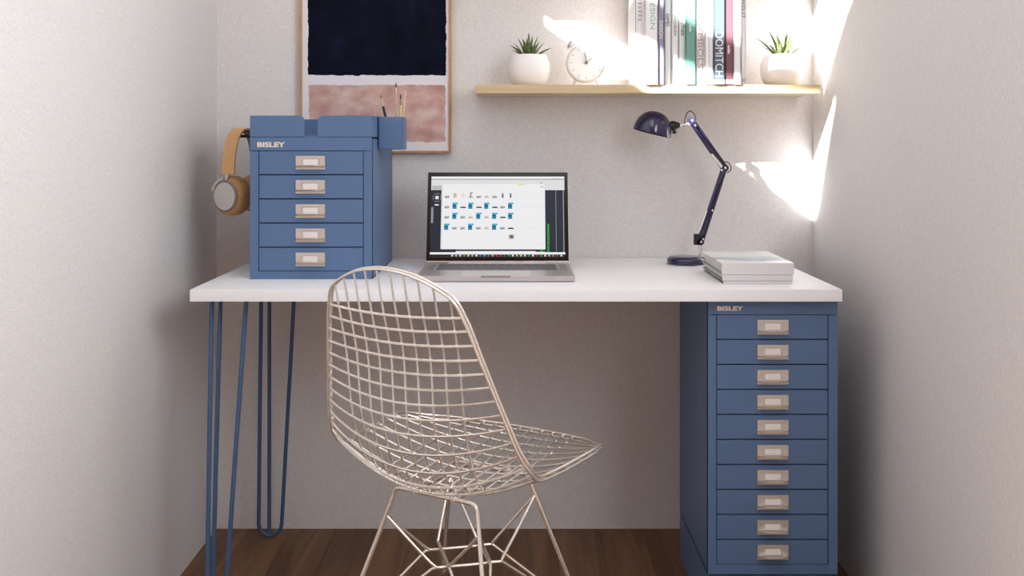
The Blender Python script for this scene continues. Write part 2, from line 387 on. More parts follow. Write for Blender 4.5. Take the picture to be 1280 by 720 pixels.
# pen box hooked over the tray side
bxx0, bxx1, by0, by1 = tx1+.0025, PX(504, 2.43), 2.43, 2.504
bz0, bz1 = PZ(187, 2.43), PZ(146, 2.43)
pb = thing('pen_box', 'small blue steel pen box hooked onto the side of the tray', 'pen holder', ((bxx0+bxx1)/2, (by0+by1)/2, bz0))
bm = new(); t_ = .0015
box(bm, bxx0, bxx1, by0, by0+t_, bz0, bz1, bev=.0006); box(bm, bxx0, bxx1, by1-t_, by1, bz0, bz1, bev=.0006)
box(bm, bxx0, bxx0+t_, by0, by1, bz0, bz1); box(bm, bxx1-t_, bxx1, by0, by1, bz0, bz1, bev=.0006); box(bm, bxx0, bxx1, by0, by1, bz0, bz0+t_)
obj('shell', bm, M['blue'], pb)
bm = new(); box(bm, tx1-.0045, bxx0+.001, by0+.015, by1-.015, tz1, tz1+.0015); box(bm, tx1-.0045, tx1-.003, by0+.015, by1-.015, tz1-.012, tz1+.0015)
obj('hook_tab', bm, M['blue'], pb)
def brush(name, label, foot, tip, r, cols, cat, lens):
    """cols: (material name, from, to) along the shaft; lens gives radius factors"""
    f, t = Vector(foot), Vector(tip)
    o = thing(name, label, cat, f, 'brushes and pencils in the pen box')
    for nm, m, a, b, ra, rb in cols:
        bm = new(); tube(bm, [f.lerp(t, a), f.lerp(t, (a+b)/2), f.lerp(t, b)], [r*ra, r*(ra+rb)/2, r*rb], 8); obj(nm, bm, M[m], o, 50)
yb = 2.462
brush('paint_brush', 'thin paintbrush with black sleeve leaning left in the pen box', (PX(491, yb), yb, bz0+.002), (PX(475.7, yb), yb, PZ(118, yb)), .0022,
      [('handle', 'pencil', 0, .55, 1, 1), ('sleeve', 'black', .5, .78, 1.5, 1.5), ('ferrule', 'pencil', .78, .93, .9, .7), ('bristles', 'darktip', .93, 1, .7, .15)], 'brush', 1)
yb = 2.470
brush('paint_brush', 'tallest slim upright paintbrush with dark tip in the pen box', (PX(495.5, yb), yb, bz0+.002), (PX(495, yb), yb, PZ(102.5, yb)), .0018,
      [('handle', 'pencil', 0, .85, 1.2, .8), ('ferrule', 'alu', .85, .93, .8, .8), ('bristles', 'darktip', .92, 1, 1.1, .3)], 'brush', 1)
yb = 2.450
brush('paint_brush', 'broad short paintbrush with grey ferrule in the pen box', (PX(500.5, yb), yb, bz0+.002), (PX(500.8, yb), yb, PZ(118, yb)), .0030,
      [('handle', 'pencil', 0, .80, 1.1, .9), ('ferrule', 'greypad', .80, .92, .85, .8), ('bristles', 'darktip', .92, 1, .8, .4)], 'brush', 1)
yb = 2.476
brush('pencil', 'bare wood pencil leaning right in the pen box', (PX(500, yb), yb, bz0+.002), (PX(506.8, yb), yb, PZ(111.5, yb)), .0024,
      [('shaft', 'pencil', 0, .93, 1, 1), ('point', 'pencil', .93, 1, 1, .1)], 'pencil', 1)

# ------------------------------------------------------------------ headphones on a hook
hk = thing('headphone_hook', 'black headphone hook on the left side of the small cabinet', 'hook', (tx0, 2.515, 1.062))
bx('plate', M['black'], hk, tx0-.004, tx0-.0004, 2.500, 2.530, 1.035, 1.085, bev=.001)
tb('arm', M['black'], hk, smoothpath([(tx0-.002, 2.515, 1.060), (tx0-.05, 2.515, 1.060), (tx0-.080, 2.515, 1.061), (tx0-.088, 2.515, 1.066), (tx0-.089, 2.515, 1.074)], 4), .0035, 10)
hc = Vector((-.672, 2.515, 0)); d_ = Vector((.15, .988, 0)).normalized(); p_ = Vector((d_.y, -d_.x, 0))
HA, HT, HCZ = .074, 1.0705, .917                  # half spacing of the cups, underside of the band, cup height
hp = thing('headphones', 'tan leather headphones with silver discs hanging beside the blue cabinet', 'headphones', (hc.x, hc.y, HCZ-.047))
def strip(name, m, a0, a1, off, th, wd, n=28):
    bm = new(); rings = []
    for i in range(n+1):
        an = a0+(a1-a0)*i/n; ca, sa = math.cos(an), math.sin(an); e = .75
        A = math.copysign(abs(ca)**e, ca)*(HA+.004); Z = HT-.112+.112*abs(sa)**.85
        nrm = (d_*ca*1.0+Vector((0, 0, 1))*abs(sa)).normalized(); c0 = hc+d_*A+Vector((0, 0, Z))+nrm*off
        rings.append([bm.verts.new(c0+p_*wd*.5*s+nrm*q) for s, q in ((-1, .15*th), (-.85, 0), (.85, 0), (1, .15*th), (1, .85*th), (.85, th), (-.85, th), (-1, .85*th))])
    for A_, B_ in zip(rings, rings[1:]):
        for k in range(8): bm.faces.new((A_[k], A_[(k+1) % 8], B_[(k+1) % 8], B_[k]))
    bm.faces.new(rings[0]); bm.faces.new(rings[-1][::-1]); return obj(name, bm, m, hp, 50)
strip('headband', M['tan'], .06, PI-.06, 0.004, .006, .031)
strip('band_padding', M['greypad'], .20, PI-.20, 0, .004, .026)
for s in (-1, 1):
    ax = d_*s; c0 = hc+ax*HA*.92+Vector((0, 0, HCZ))
    if s < 0: ax = -Vector((.46, .888, 0)).normalized(); c0 = c0+Vector((-.004, 0, 0))
    inn_ = -.022 if s > 0 else -.036
    if s > 0: c0 = c0+ax*.004
    mxx = Matrix.Translation(c0) @ ax.to_track_quat('Z', 'Y').to_matrix().to_4x4()
    bm = new(); lathe(bm, [(0, inn_), (.020, inn_), (.030, inn_+.002), (.043, inn_+.007), (.0475, inn_+.016), (.0478, 0), (.046, .006), (.043, .010), (.038, .013), (0, .013)], 36, mxx); cup = obj('ear_cup', bm, M['tandark'], hp, 40)
    bm = new(); lathe(bm, [(.0375, .0125), (.0385, .0145), (.0355, .0175), (.0335, .0165), (.0335, .0150), (0, .0150)], 36, mxx); obj('outer_ring', bm, M['greypad'], cup, 40)
    bm = new(); lathe(bm, [(.0325, .0150), (.0330, .0178), (.028, .0184), (.012, .0187), (0, .0187)], 36, mxx); obj('silver_disc', bm, M['alu'], cup, 40)
    top = c0+Vector((0, 0, .0395))+ax*.012
    tb('slider', M['alu'], hp, [top, hc+d_*s*(HA+.010)+Vector((0, 0, HT-.098))], .0046, 10)
    pts = []; p_ = Vector((abs(ax.y), -ax.x*(1 if ax.y > 0 else -1), 0))
    for k in range(11):
        an = PI/2+(.10+1.15*k/10)*(1 if s < 0 else -1); pts.append(c0+ax*.015+(p_*math.cos(an)*(1 if s < 0 else -1))*.0415+Vector((0, 0, math.sin(an)*.0415)))
    tb('yoke', M['alu'], hp, pts, .0038, 8)

# ------------------------------------------------------------------ framed abstract print
fy = 2.745; fx0, fx1, fz0, fz1 = PX(374.3, fy), PX(563.8, fy), PZ(191.3, fy), 1.60
pic = thing('framed_print', 'framed abstract print with navy block above a pink block', 'picture', ((fx0+fx1)/2, YB-.01, fz0))
def artmat():
    m = mat('abstract_print', (226, 222, 226), .85, spec=.08); tc = N(m, 'ShaderNodeTexCoord'); sp = N(m, 'ShaderNodeSeparateXYZ')
    nz = noise(m, mapped(m, (60, 60, 60)), 1, 4); n2 = noise(m, mapped(m, (14, 14, 14)), 1, 4)
    link(m, tc.outputs['Object'], sp.inputs[0])
    def mth(op, a, b):
        q = N(m, 'ShaderNodeMath'); q.operation = op
        for i, s in enumerate((a, b)):
            if isinstance(s, (int, float)): q.inputs[i].default_value = s
            else: link(m, s, q.inputs[i])
        return q.outputs[0]
    wob = mth('MULTIPLY', mth('SUBTRACT', nz.outputs['Fac'], .5), .009)
    X = mth('ADD', sp.outputs[0], wob); Z = mth('ADD', sp.outputs[2], wob)
    def rect(x0, x1, z0, z1):
        return mth('MULTIPLY', mth('MULTIPLY', mth('GREATER_THAN', X, x0), mth('LESS_THAN', X, x1)), mth('MULTIPLY', mth('GREATER_THAN', Z, z0), mth('LESS_THAN', Z, z1)))
    cx, cz = (fx0+fx1)/2, fz0
    navy = rect(PX(384.3, fy)-cx, PX(557.5, fy)-cx, PZ(94, fy)-cz, 1.585-cz); pink = rect(PX(385.5, fy)-cx, PX(556.5, fy)-cx, PZ(177.5, fy)-cz, PZ(106, fy)-cz)
    v = mapped(m, (18, 18, 26)); st = noise(m, v, 1, 5)
    pc = ramp(m, st.outputs['Fac'], [(.32, (184, 140, 136)), (.5, (200, 164, 156)), (.68, (214, 194, 186))])
    nc = ramp(m, n2.outputs['Fac'], [(.3, (9, 11, 24)), (.6, (17, 20, 38)), (.8, (28, 32, 62))])
    m1 = N(m, 'ShaderNodeMix'); m1.data_type = 'RGBA'; link(m, pink, m1.inputs[0]); m1.inputs[6].default_value = (*lin((228, 224, 228)), 1); link(m, pc, m1.inputs[7])
    m2 = N(m, 'ShaderNodeMix'); m2.data_type = 'RGBA'; link(m, navy, m2.inputs[0]); link(m, m1.outputs[2], m2.inputs[6]); link(m, nc, m2.inputs[7])
    link(m, m2.outputs[2], bsdf(m).inputs['Base Color']); return m
ft = .0062
bx('print', artmat(), pic, fx0+ft-.001, fx1-ft+.001, fy+.006, fy+.012, fz0+ft-.001, fz1-ft+.001)
for a in ((fx0, fx0+ft, fz0, fz1), (fx1-ft, fx1, fz0, fz1), (fx0+ft, fx1-ft, fz0, fz0+ft), (fx0+ft, fx1-ft, fz1-ft, fz1)):
    bx('frame_rail', M['frame'], pic, a[0], a[1], fy, YB-.001, a[2], a[3], bev=.0008)

# ------------------------------------------------------------------ shelves
SX0, SX1, SY0, SZ0, SZ1 = -.104, .7627, 2.57, 1.1685, 1.190
sh = bx('wall_shelf', M['oak'], None, SX0, SX1, SY0, YB-.001, SZ0, SZ1, bev=.001, at=((SX0+SX1)/2, YB, SZ0)); tag(sh, 'pale oak wall shelf carrying the books, clock and plants', 'shelf')
sh2 = bx('wall_shelf', M['oak'], None, -.172, SX1, SY0, YB-.001, 1.552, 1.574, bev=.001, at=((SX0+SX1)/2, YB, 1.552)); tag(sh2, 'second pale oak shelf out of view above the books, added to block sun', 'shelf')  # unseen shelf, added to cut the sun off the upper wall

# ------------------------------------------------------------------ succulents in white bowls
def plant(label, cx, cy, seed, hscale, n):
    rnd = random.Random(seed); p = thing('potted_succulent', label, 'plant', (cx, cy, SZ1), 'succulents on the wall shelf')
    mxx = Matrix.Translation((cx, cy, SZ1)); h = .0816; R = .0552
    prof = [(0, 0), (.034, 0), (.039, .002), (.048, .014), (.0535, .028), (R, .042), (.0545, .056), (.0505, .070), (.0455, h), (.0435, h), (.0425, .0795), (.0425, .070), (0, .070)]
    bm = new(); lathe(bm, prof, 44, mxx); pot = obj('pot', bm, M['pot'], p, 40)
    bm = new(); lathe(bm, [(.0422, .0702), (.0422, .0745), (.02, .0765), (0, .0770)], 24, mxx); obj('soil', bm, M['soil'], p, 40)
    for i in range(n):
        az = i*2.399963+rnd.uniform(-.2, .2); ring = i/(n-1)
        tilt = .12+.95*ring+rnd.uniform(-.08, .08); L = (.064-.012*ring+rnd.uniform(-.006, .008))*hscale; wd = .0068+.002*rnd.random()
        out = Vector((math.cos(az), math.sin(az), 0)); side = Vector((-math.sin(az), math.cos(az), 0)); base = Vector((cx, cy, SZ1+.074))+out*.016*ring
        bm = new(); rings = []
        for k in range(7):
            t = k/6; a = tilt*(.75+.35*t)
            c0 = base+(out*math.sin(a)+Vector((0, 0, 1))*math.cos(a))*L*t; ww = wd*(1-t)**.75*(.8+.5*t*(1-t)*2)+.0003; nn = (out*math.cos(a)-Vector((0, 0, 1))*math.sin(a))
            rings.append([bm.verts.new(c0+side*ww), bm.verts.new(c0-nn*ww*.15), bm.verts.new(c0-side*ww), bm.verts.new(c0+nn*ww*.75)])
        for A, B in zip(rings, rings[1:]):
            for k in range(4): bm.faces.new((A[k], A[(k+1) % 4], B[(k+1) % 4], B[k]))
        bm.faces.new(rings[0]); bm.faces.new(rings[-1][::-1]); obj('leaf', bm, M['leaf'], p, 60)
plant('spiky succulent in white bowl left of the alarm clock', PX(661, 2.66), 2.66, 3, .95, 17)
plant('spiky succulent in white bowl at the right end of the shelf', PX(977, 2.66), 2.66, 11, 1.24, 17)

# ------------------------------------------------------------------ twin-bell alarm clock
cy = 2.655; cx = PX(732.3, cy); cz = PZ(79, cy); R = .0515
M['clock'] = grain('clock_silver', (236, 234, 231), .2, .3, amount=.01, bs=.01)
ck = thing('alarm_clock', 'silver twin-bell alarm clock with white dial on the shelf', 'clock', (cx, cy, SZ1))
face = Matrix.Translation((cx, cy, cz)) @ Matrix.Rotation(PI/2, 4, 'X')      # local +Z looks to -Y
bm = new(); lathe(bm, [(0, -.022), (.046, -.022), (.0505, -.018), (R, -.010), (R, .014), (.0500, .0185), (.0470, .0185), (.0455, .015), (0, .015)], 48, face); obj('case', bm, M['clock'], ck, 35)
bm = new(); lathe(bm, [(0, .0152), (.0452, .0152), (.0452, .0160), (0, .0160)], 48, face); dial = obj('dial', bm, M['dial'], ck, 35)
bm = new()
for k in range(12):
    an = 2*PI*k/12; c, s = math.cos(an), math.sin(an); l = .005
    pts = [(-.0007, .037), (.0007, .037), (.0007, .037+l), (-.0007, .037+l)]
    prism(bm, pts, lambda u, v, d: (cx+u*c+v*s, d, cz-u*s+v*c), cy-.0163, cy-.0159)
obj('hour_marks', bm, M['hand'], dial)
def hand(name, tip, wd):
    v = Vector((tip[0], 0, tip[1])); L = v.length; v.normalize(); s = Vector((v.z, 0, -v.x)); bm = new(); c0 = Vector((cx, 0, cz))
    prism(bm, [(-.12*L, -wd), (L, -wd*.5), (L, wd*.5), (-.12*L, wd)], lambda u, q, d: c0+v*u+s*q+Vector((0, d, 0)), cy-.0190, cy-.0180); obj(name, bm, M['hand'], dial)
hand('hour_hand', (-.0050, .0300), .0013); hand('minute_hand', (.022, .0165), .0008)
bm = new(); lathe(bm, [(0, .0162), (.0042, .0162), (.0042, .0205), (0, .0205)], 16, face); obj('hand_hub', bm, M['hand'], dial, 35)
for s in (-1, 1):
    ax = Vector((s*.55, 0, .83)).normalized(); b0 = Vector((cx, cy, cz))+ax*(R+.0035)
    mxx = Matrix.Translation(b0) @ ax.to_track_quat('Z', 'Y').to_matrix().to_4x4()
    bm = new(); lathe(bm, [(0, .0), (.0195, .0), (.0198, .002), (.0175, .0085), (.011, .0135), (.004, .0155), (.003, .018), (0, .0185)], 28, mxx); obj('bell', bm, M['chrome'], ck, 35)
    lx = Vector((s*.52, 0, -.86)).normalized(); q0 = Vector((cx, cy, cz))+lx*(R-.004); q1 = Vector((q0.x+s*.012, cy, SZ1))
    bm = new(); tube(bm, [q0, q1], [.0038, .0026], 10); obj('leg', bm, M['clock'], ck, 40)
tb('carry_handle', M['clock'], ck, smoothpath([Vector((cx, cy, cz))+Vector((u*.034, 0, R+.008+v*.03)) for u, v in ((-1, .3), (-.85, .75), (-.45, 1.02), (0, 1.1), (.45, 1.02), (.85, .75), (1, .3))], 4), .0017, 8)
tb('hammer', M['clock'], ck, [(cx, cy, cz+R-.002), (cx, cy, cz+R+.022)], [.0022, .0034], 8)

# ------------------------------------------------------------------ books on the shelf
teal, pinkt = grain('teal_print', (130, 184, 172), .5, amount=.02), grain('pink_print', (204, 148, 154), .5, amount=.02)
grey3, dark = grain('grey_violet_cover', (140, 136, 158), .5, amount=.02), grain('charcoal_print', (70, 68, 70), .5, amount=.02)
mgreen, mnavy, mmar = grain('green_cover', (108, 160, 146), .5, amount=.03), grain('slate_blue_cover', (88, 101, 118), .5, amount=.03), grain('maroon_cover', (120, 74, 84), .5, amount=.03)
lgrey = grain('soft_grey_print', (170, 168, 180), .5, amount=.02)
def book(label, p0, p1, yf, h, cover, depth=.165, texts=(), bands=()):
    x0, x1 = PX(p0, yf)+.0003, PX(p1, yf)-.0003; b = thing('book', label, 'book', ((x0+x1)/2, yf+depth/2, SZ1), 'books standing on the shelf')
    th = min(.0022, (x1-x0)*.16); z1 = SZ1+h
    bm = new(); box(bm, x0, x1, yf, yf+th, SZ1, z1, bev=.0007); box(bm, x0, x0+th, yf, yf+depth, SZ1, z1, bev=.0004, seg=1); box(bm, x1-th, x1, yf, yf+depth, SZ1, z1, bev=.0004, seg=1); obj('cover', bm, cover, b)
    bx('pages', M['page'], b, x0+th*.9, x1-th*.9, yf+th*.8, yf+depth-.004, SZ1+.003, z1-.003)
    for (m, za, zb) in bands: bx('spine_band', m, b, x0+.0004, x1-.0004, yf-.0003, yf+.0005, za, zb)
    for (tx, m, py0, py1, u0, u1) in texts:
        if isinstance(tx, int):                                  # print too small to read: a row of fine marks
            za, zb = PZ(py1, yf), PZ(py0, yf); st = (zb-za)/tx; bm = new()
            for k in range(tx): box(bm, x0+(x1-x0)*u0, x0+(x1-x0)*(u1 if k % 3 else u1-.08), yf-.0004, yf, za+k*st, za+k*st+st*.62)
            obj('spine_lettering', bm, m, b); continue
        textmesh('spine_lettering', tx, m, b, (x0+(x1-x0)*u0, x0+(x1-x0)*u1, PZ(py1, yf), PZ(py0, yf)), yf-.0004, True, bold=0)
book('white book with faint grey lettering, leftmost of the row', 794, 806, 2.583, .262, M['pale'], texts=[(13, lgrey, -40, 26, .3, .7)])
book('white book with teal lettering on its spine', 806, 822.3, 2.561, .268, M['white'], texts=[('GRAPHIC DESIGN', teal, -62, 36.5, .42, .80)])
book('narrow grey-violet book with white lettering', 822.5, 830.3, 2.566, .262, grey3, texts=[('DESIGN', M['white'], 26, 48, .2, .8)])
book('slim white book lettered EAMES', 830.5, 839.2, 2.584, .236, M['white'], texts=[('EAMES', dark, 17.5, 33, .22, .74)])
book('slim white book lettered JACOBSEN', 839.2, 848.3, 2.586, .236, M['white'], texts=[('JACOBSEN', dark, 18, 44.5, .22, .70)])
book('slim white book lettered LAUTNER', 848.3, 857.0, 2.586, .236, M['white'], texts=[('LAUTNER', dark, 20, 44.8, .28, .78)])
book('green book with a small white title', 857.2, 869.6, 2.566, .256, mgreen, texts=[(5, M['white'], 31, 40, .36, .56)])
book('white book lettered SYMBOLS in pink', 869.8, 880.4, 2.585, .262, M['white'], texts=[('SYMBOLS', pinkt, 26, 85, .22, .84)])
book('white book with one thin line of red lettering', 880.6, 891.8, 2.567, .250, M['white'], texts=[(16, pinkt, 46, 80, .46, .58)])
book('slate blue book with large white capital letters', 892, 906.2, 2.563, .266, mnavy, texts=[('DOMITCH', M['white'], 40, 96, .14, .86)], bands=[(M['white'], PZ(104.6, 2.563), PZ(99.5, 2.563))])
book('maroon book with white base band', 906.6, 916.8, 2.566, .252, mmar, texts=[(5, M['white'], 56, 67, .28, .58)], bands=[(M['white'], PZ(104.6, 2.566), PZ(99.5, 2.566))])
book('plain white book between the maroon and grey spines', 917, 926.3, 2.564, .262, M['white'])
book('thin pale grey book at the right end of the row', 926.5, 932.6, 2.590, .248, M['pale'], texts=[('TWO IT', dark, -8, 23, .15, .8), ('X', mnavy, 97.5, 103, .15, .85)])

# ------------------------------------------------------------------ laptop
lt = thing('laptop', 'open silver laptop showing a file window on its screen', 'laptop', (-.047, 2.40, DZ))
lx0, lx1, ly0, ly1 = -.2245, .1300, 2.284, 2.522; lz = DZ+.0015
base = bx('base', M['laptop'], lt, lx0, lx1, ly0, ly1, lz, lz+.0125, bev=.0035, seg=3, smooth=35)
bx('front_notch', M['greypad'], base, -.080, -.014, ly0-.0002, ly0+.004, lz+.0085, lz+.0127)
for fx_ in (lx0+.03, lx1-.03):
    for fy_ in (ly0+.025, ly1-.025): bx('rubber_foot', M['rubber'], base, fx_-.008, fx_+.008, fy_-.006, fy_+.006, DZ, lz+.001)
lz1 = lz+.0125
bx('keyboard_well', M['greypad'], base, -.190, .096, 2.390, 2.500, lz1-.001, lz1+.0001)
bm = new()
for r in range(6):
    yk = 2.393+r*.0178; n = (8, 12, 13, 14, 14, 14)[r]; kw = .282/n
    for k in range(n): box(bm, -.188+k*kw+.0012, -.188+(k+1)*kw-.0012, yk, yk+.0155, lz1, lz1+.0012)
tag(obj('keys', bm, M['keys'], base), kind='stuff')
bx('trackpad', M['alu'], base, -.125, .031, 2.292, 2.382, lz1-.0008, lz1+.0001)
bx('speaker_grille', M['greypad'], base, -.212, -.196, 2.390, 2.500, lz1-.0008, lz1+.0001); bx('speaker_grille', M['greypad'], base, .102, .118, 2.390, 2.500, lz1-.0008, lz1+.0001)
hy, hz = 2.517, lz1+.003; top = Vector((0, 2.578, PZ(215, 2.578))); th_ = math.atan2(top.y-hy, top.z-hz); LL = math.hypot(top.y-hy, top.z-hz)
U = Vector((0, math.sin(th_), math.cos(th_))); NF = Vector((0, -math.cos(th_), math.sin(th_))); C0 = Vector((-.0475, hy, hz)); HW = .1765
def lidbox(name, m, parent, u0, u1, v0, v1, d0, d1, bev=0):
    bm = new(); box(bm, u0, u1, d0, d1, v0, v1, bev=bev, seg=3)
    for v in bm.verts: v.co = C0+Vector((v.co.x, 0, 0))+U*v.co.z+NF*v.co.y
    return obj(name, bm, m, parent, 35)
lid = lidbox('lid', M['laptop'], lt, -HW, HW, 0, LL, -.0045, 0, .0018)
lidbox('bezel', M['bezel'], lid, -HW+.0012, HW-.0012, .004, LL-.0012, -.0005, .0006)
tb('hinge', M['laptop'], lt, [(-.0475-.12, hy+.001, hz-.002), (-.0475+.12, hy+.001, hz-.002)], .0036, 12)
# the picture on the screen, as flat coloured patches
SW, V0, V1 = .1668, .0135, LL-.0120
def scr(name, rgb, e=.90):
    m = mat('screen_'+name, (8, 8, 8), .3, spec=.3); b = bsdf(m); b.inputs['Emission Color'].default_value = (*lin(rgb), 1); b.inputs['Emission Strength'].default_value = e
    n = noise(m, mapped(m, (1, 1, 1)), 800, 1); link(m, ramp(m, n.outputs['Fac'], [(.3, (7, 7, 7)), (.7, (10, 10, 10))]), b.inputs['Base Color']); return m
SM = {'white': scr('white', (238, 238, 240)), 'bar': scr('bar', (222, 222, 224)), 'navy': scr('navy', (30, 37, 52)), 'teal': scr('teal', (30, 130, 168)), 'tealhi': scr('tealhi', (70, 176, 208)), 'tealdk': scr('tealdk', (16, 80, 116)),
      'green': scr('green', (40, 170, 60)), 'black': scr('black', (16, 17, 20)), 'grey': scr('grey', (140, 142, 148)), 'soft': scr('soft', (190, 184, 184)), 'tan': scr('tan', (214, 178, 160)), 'yel': scr('yel', (222, 222, 150)), 'red': scr('red', (190, 50, 40)), 'mid': scr('mid', (92, 92, 92))}
disp = lidbox('display', SM['white'], lid, -SW, SW, V0, V1, .0006, .0009)
me = disp.data; slots = list(SM); me.materials.clear()
for k in slots: me.materials.append(SM[k])
bm = new(); bm.from_mesh(me); off = wloc(disp)
def patch(c, x0, y0, x1, y1, lay=1):
    """pixels on the photographed screen, 539..706 by 221.5..321.5"""
    f = lambda px, py, d: C0+Vector(((px-539.0)/167.5*2*SW-SW, 0, 0))+U*(V1+(V0-V1)*(py-221.3)/100.4)+NF*d-off
    d = .0009+.00005*lay; q = [bm.verts.new(f(*p, d)) for p in ((x0, y1), (x1, y1), (x1, y0), (x0, y0))]
    bm.faces.new(q).material_index = slots.index(c)
patch('grey', 539, 224.3, 706.5, 225.3); patch('bar', 539, 225.3, 706.5, 238)
patch('soft', 540, 233, 552, 238.3, 2)
patch('navy', 539, 238.5, 552, 316); patch('navy', 682, 238.5, 706.5, 316); patch('navy', 552, 312.5, 706.5, 315.5); patch('navy', 539, 312, 571, 316, 2)
patch('white', 571, 314.6, 670, 316, 3); patch('white', 553, 231, 681, 312.3, 3); patch('soft', 552.6, 231, 553.1, 312.3, 4)
patch('grey', 539.4, 260, 542.3, 280, 3); patch('grey', 695.2, 238.5, 695.9, 316, 3); patch('soft', 704.6, 238.5, 705.3, 316, 3)
patch('black', 539, 318.7, 706.5, 321.7, 3)
patch('white', 544.5, 246, 548.5, 250, 3)
for a in ((543.2, 243, 549.8, 243.7), (543.2, 252.3, 549.8, 253), (541.5, 245, 542.2, 251), (550.8, 245, 551.5, 251)): patch('grey', *a, 3)
patch('white', 543.8, 256.4, 548.8, 258, 3)
patch('yel', 647, 230.6, 656, 232.4, 4); patch('grey', 676, 234, 680, 234.8, 4); patch('grey', 690, 224, 702, 224.9, 4); patch('mid', 677, 228, 677.8, 230.5, 4)
for yy in (247, 259, 271.5, 286): patch('bar', 647, yy, 681, yy+.35, 4)
patch('bar', 646.7, 240, 647.1, 305, 4); patch('bar', 650, 306.6, 678, 307, 4)
cols = [556+9.95*i for i in range(9)]; rows = [242.5, 255.5, 268.2, 281.8]
pat = ['gtwsgsgmm', 'gTkTkTkgT', 'gTgsTsTkT', 'TggTgsTgk']
rn = random.Random(2)
for r, line in enumerate(pat):
    for i, ch in enumerate(line):
        x_ = cols[i]; y_ = rows[r]
        if ch == 'T':
            patch('teal', x_, y_, x_+5.2, y_+6.6, 4); patch('tealhi', x_, y_-1.2, x_+7, y_+.9, 5); patch('tealdk', x_+.6, y_+1.6, x_+4, y_+3.6, 5)
        elif ch == 'k': patch('black', x_, y_+4.2, x_+7, y_+5.6, 4); patch('soft', x_+1, y_+3.3, x_+6, y_+4.2, 4)
        elif ch == 'g':
            patch('soft', x_, y_+3, x_+6, y_+6, 4); patch('mid', x_+1, y_+4.6, x_+3, y_+6, 5); patch('grey', x_+4, y_+3.6, x_+5.4, y_+5.8, 5)
        elif ch == 's': patch('soft', x_, y_+4, x_+6, y_+5.8, 4); patch('tan', x_+2, y_+2.8, x_+4, y_+4.8, 5)
        elif ch == 't': patch('tan', x_+1, y_, x_+5, y_+5.5, 4)
        elif ch == 'w': patch('bar', x_+1, y_, x_+5, y_+5.5, 4)
        elif ch == 'm': patch('grey', x_+2, y_, x_+4.4, y_+5.8, 4); patch('mid', x_+2.6, y_+2, x_+3.8, y_+5.6, 5)
patch('mid', 588, 241.5, 589.2, 248, 5); patch('mid', 589.2, 241.5, 591.5, 242.5, 5)
patch('soft', 636.5, 294, 643.5, 299.8, 4); patch('mid', 638, 295.2, 642, 298.6, 5)
yy = 281
while yy < 315.5:
    h_ = .8+rn.random()*1.2; patch('green', 684.2+rn.random()*.5, yy, 686.6+rn.random()*.6, min(yy+h_, 315.6), 4); yy += h_+.25+rn.random()*.5
patch('green', 676, 313, 679, 315.2, 4)
x_ = 565.5; seq = ['bar', 'soft', 'bar', 'grey', 'yel', 'soft', 'white', 'teal', 'tealhi', 'teal', 'tan', 'red', 'red', 'mid', 'green', 'white', 'tan', 'yel', 'bar', 'green', 'white', 'red', 'green', 'bar', 'soft', 'grey', 'mid', 'bar']
for k, c in enumerate(seq): patch(c, x_, 319.2, x_+2.4, 321.0, 5); x_ += 5.0
bm.to_mesh(me); bm.free()

# ------------------------------------------------------------------ adjustable desk lamp
LY = 2.63
def LP(px, py, dy=0): return Vector((PX(px, LY+dy), LY+dy, PZ(py, LY+dy)))
lampo = thing('desk_lamp', 'dark navy adjustable desk lamp with domed shade', 'lamp', (PX(858, LY), LY, DZ))
bm = new(); lathe(bm, [(0, 0), (.045, 0), (.0495, .003), (.0505, .009), (.0490, .015), (.043, .0195), (.03, .021), (0, .0215)], 44, Matrix.Translation((PX(858, LY), LY, DZ))); obj('base', bm, M['navy'], lampo, 40)
P0 = LP(875.3, 304); EL = LP(905.5, 210); TP = LP(864.5, 151)
tb('post', M['chrome'], lampo, [(P0.x, LY, DZ+.019), (P0.x, LY, P0.z)], .0042, 12)
bm = new(); box(bm, P0.x-.016, P0.x+.004, LY-.009, LY+.009, P0.z-.004, P0.z+.024, bev=.002); obj('bracket', bm, M['shadein'], lampo)
def arm(name, a, b, sp):
    d = (b-a).normalized(); nrm = Vector((-d.z, 0, d.x)); bm = new()
    for s in (-1, 1):
        p, q = a+nrm*s*sp, b+nrm*s*sp*.75; off_ = Vector((0, -s*.003, 0))
        tube(bm, [p+off_, q+off_], .0047, 8)
    return obj(name, bm, M['navy'], lampo, 50)
arm('lower_arm', P0+Vector((0, 0, .004)), EL, .0056); arm('upper_arm', EL, TP, .0056)
def spring(a, b, r):
    L = (b-a).length; n = int(L/.0011/6)*6; d = (b-a).normalized(); u = Vector((0, 1, 0)); v = d.cross(u); pts = []
    turns = int(L/.0024)
    for k in range(turns*8+1):
        t = k/(turns*8); an = 2*PI*k/8; pts.append(a.lerp(b, t)+(u*math.cos(an)+v*math.sin(an))*r)
    tb('spring', M['clock'], lampo, pts, .0013, 6)
spring(LP(889, 193, -.014), LP(902, 209, -.014), .0028); spring(LP(882.5, 263, -.014), LP(873.5, 288, -.014), .0030)
for nm, p, r in (('elbow_joint', EL, .0095), ('top_joint', TP, .0100), ('foot_joint', P0+Vector((0, 0, .004)), .0085)):
    bm = new(); lathe(bm, [(0, -.009), (r, -.009), (r, .009), (0, .009)], 18, Matrix.Translation(p) @ Matrix.Rotation(PI/2, 4, 'X')); j = obj(nm, bm, M['navy'], lampo, 40)
    bm = new(); lathe(bm, [(0, .009), (.0036, .009), (.0030, .0125), (0, .013)], 12, Matrix.Translation(p) @ Matrix.Rotation(PI/2, 4, 'X')); obj('bolt', bm, M['chrome'], j, 40)
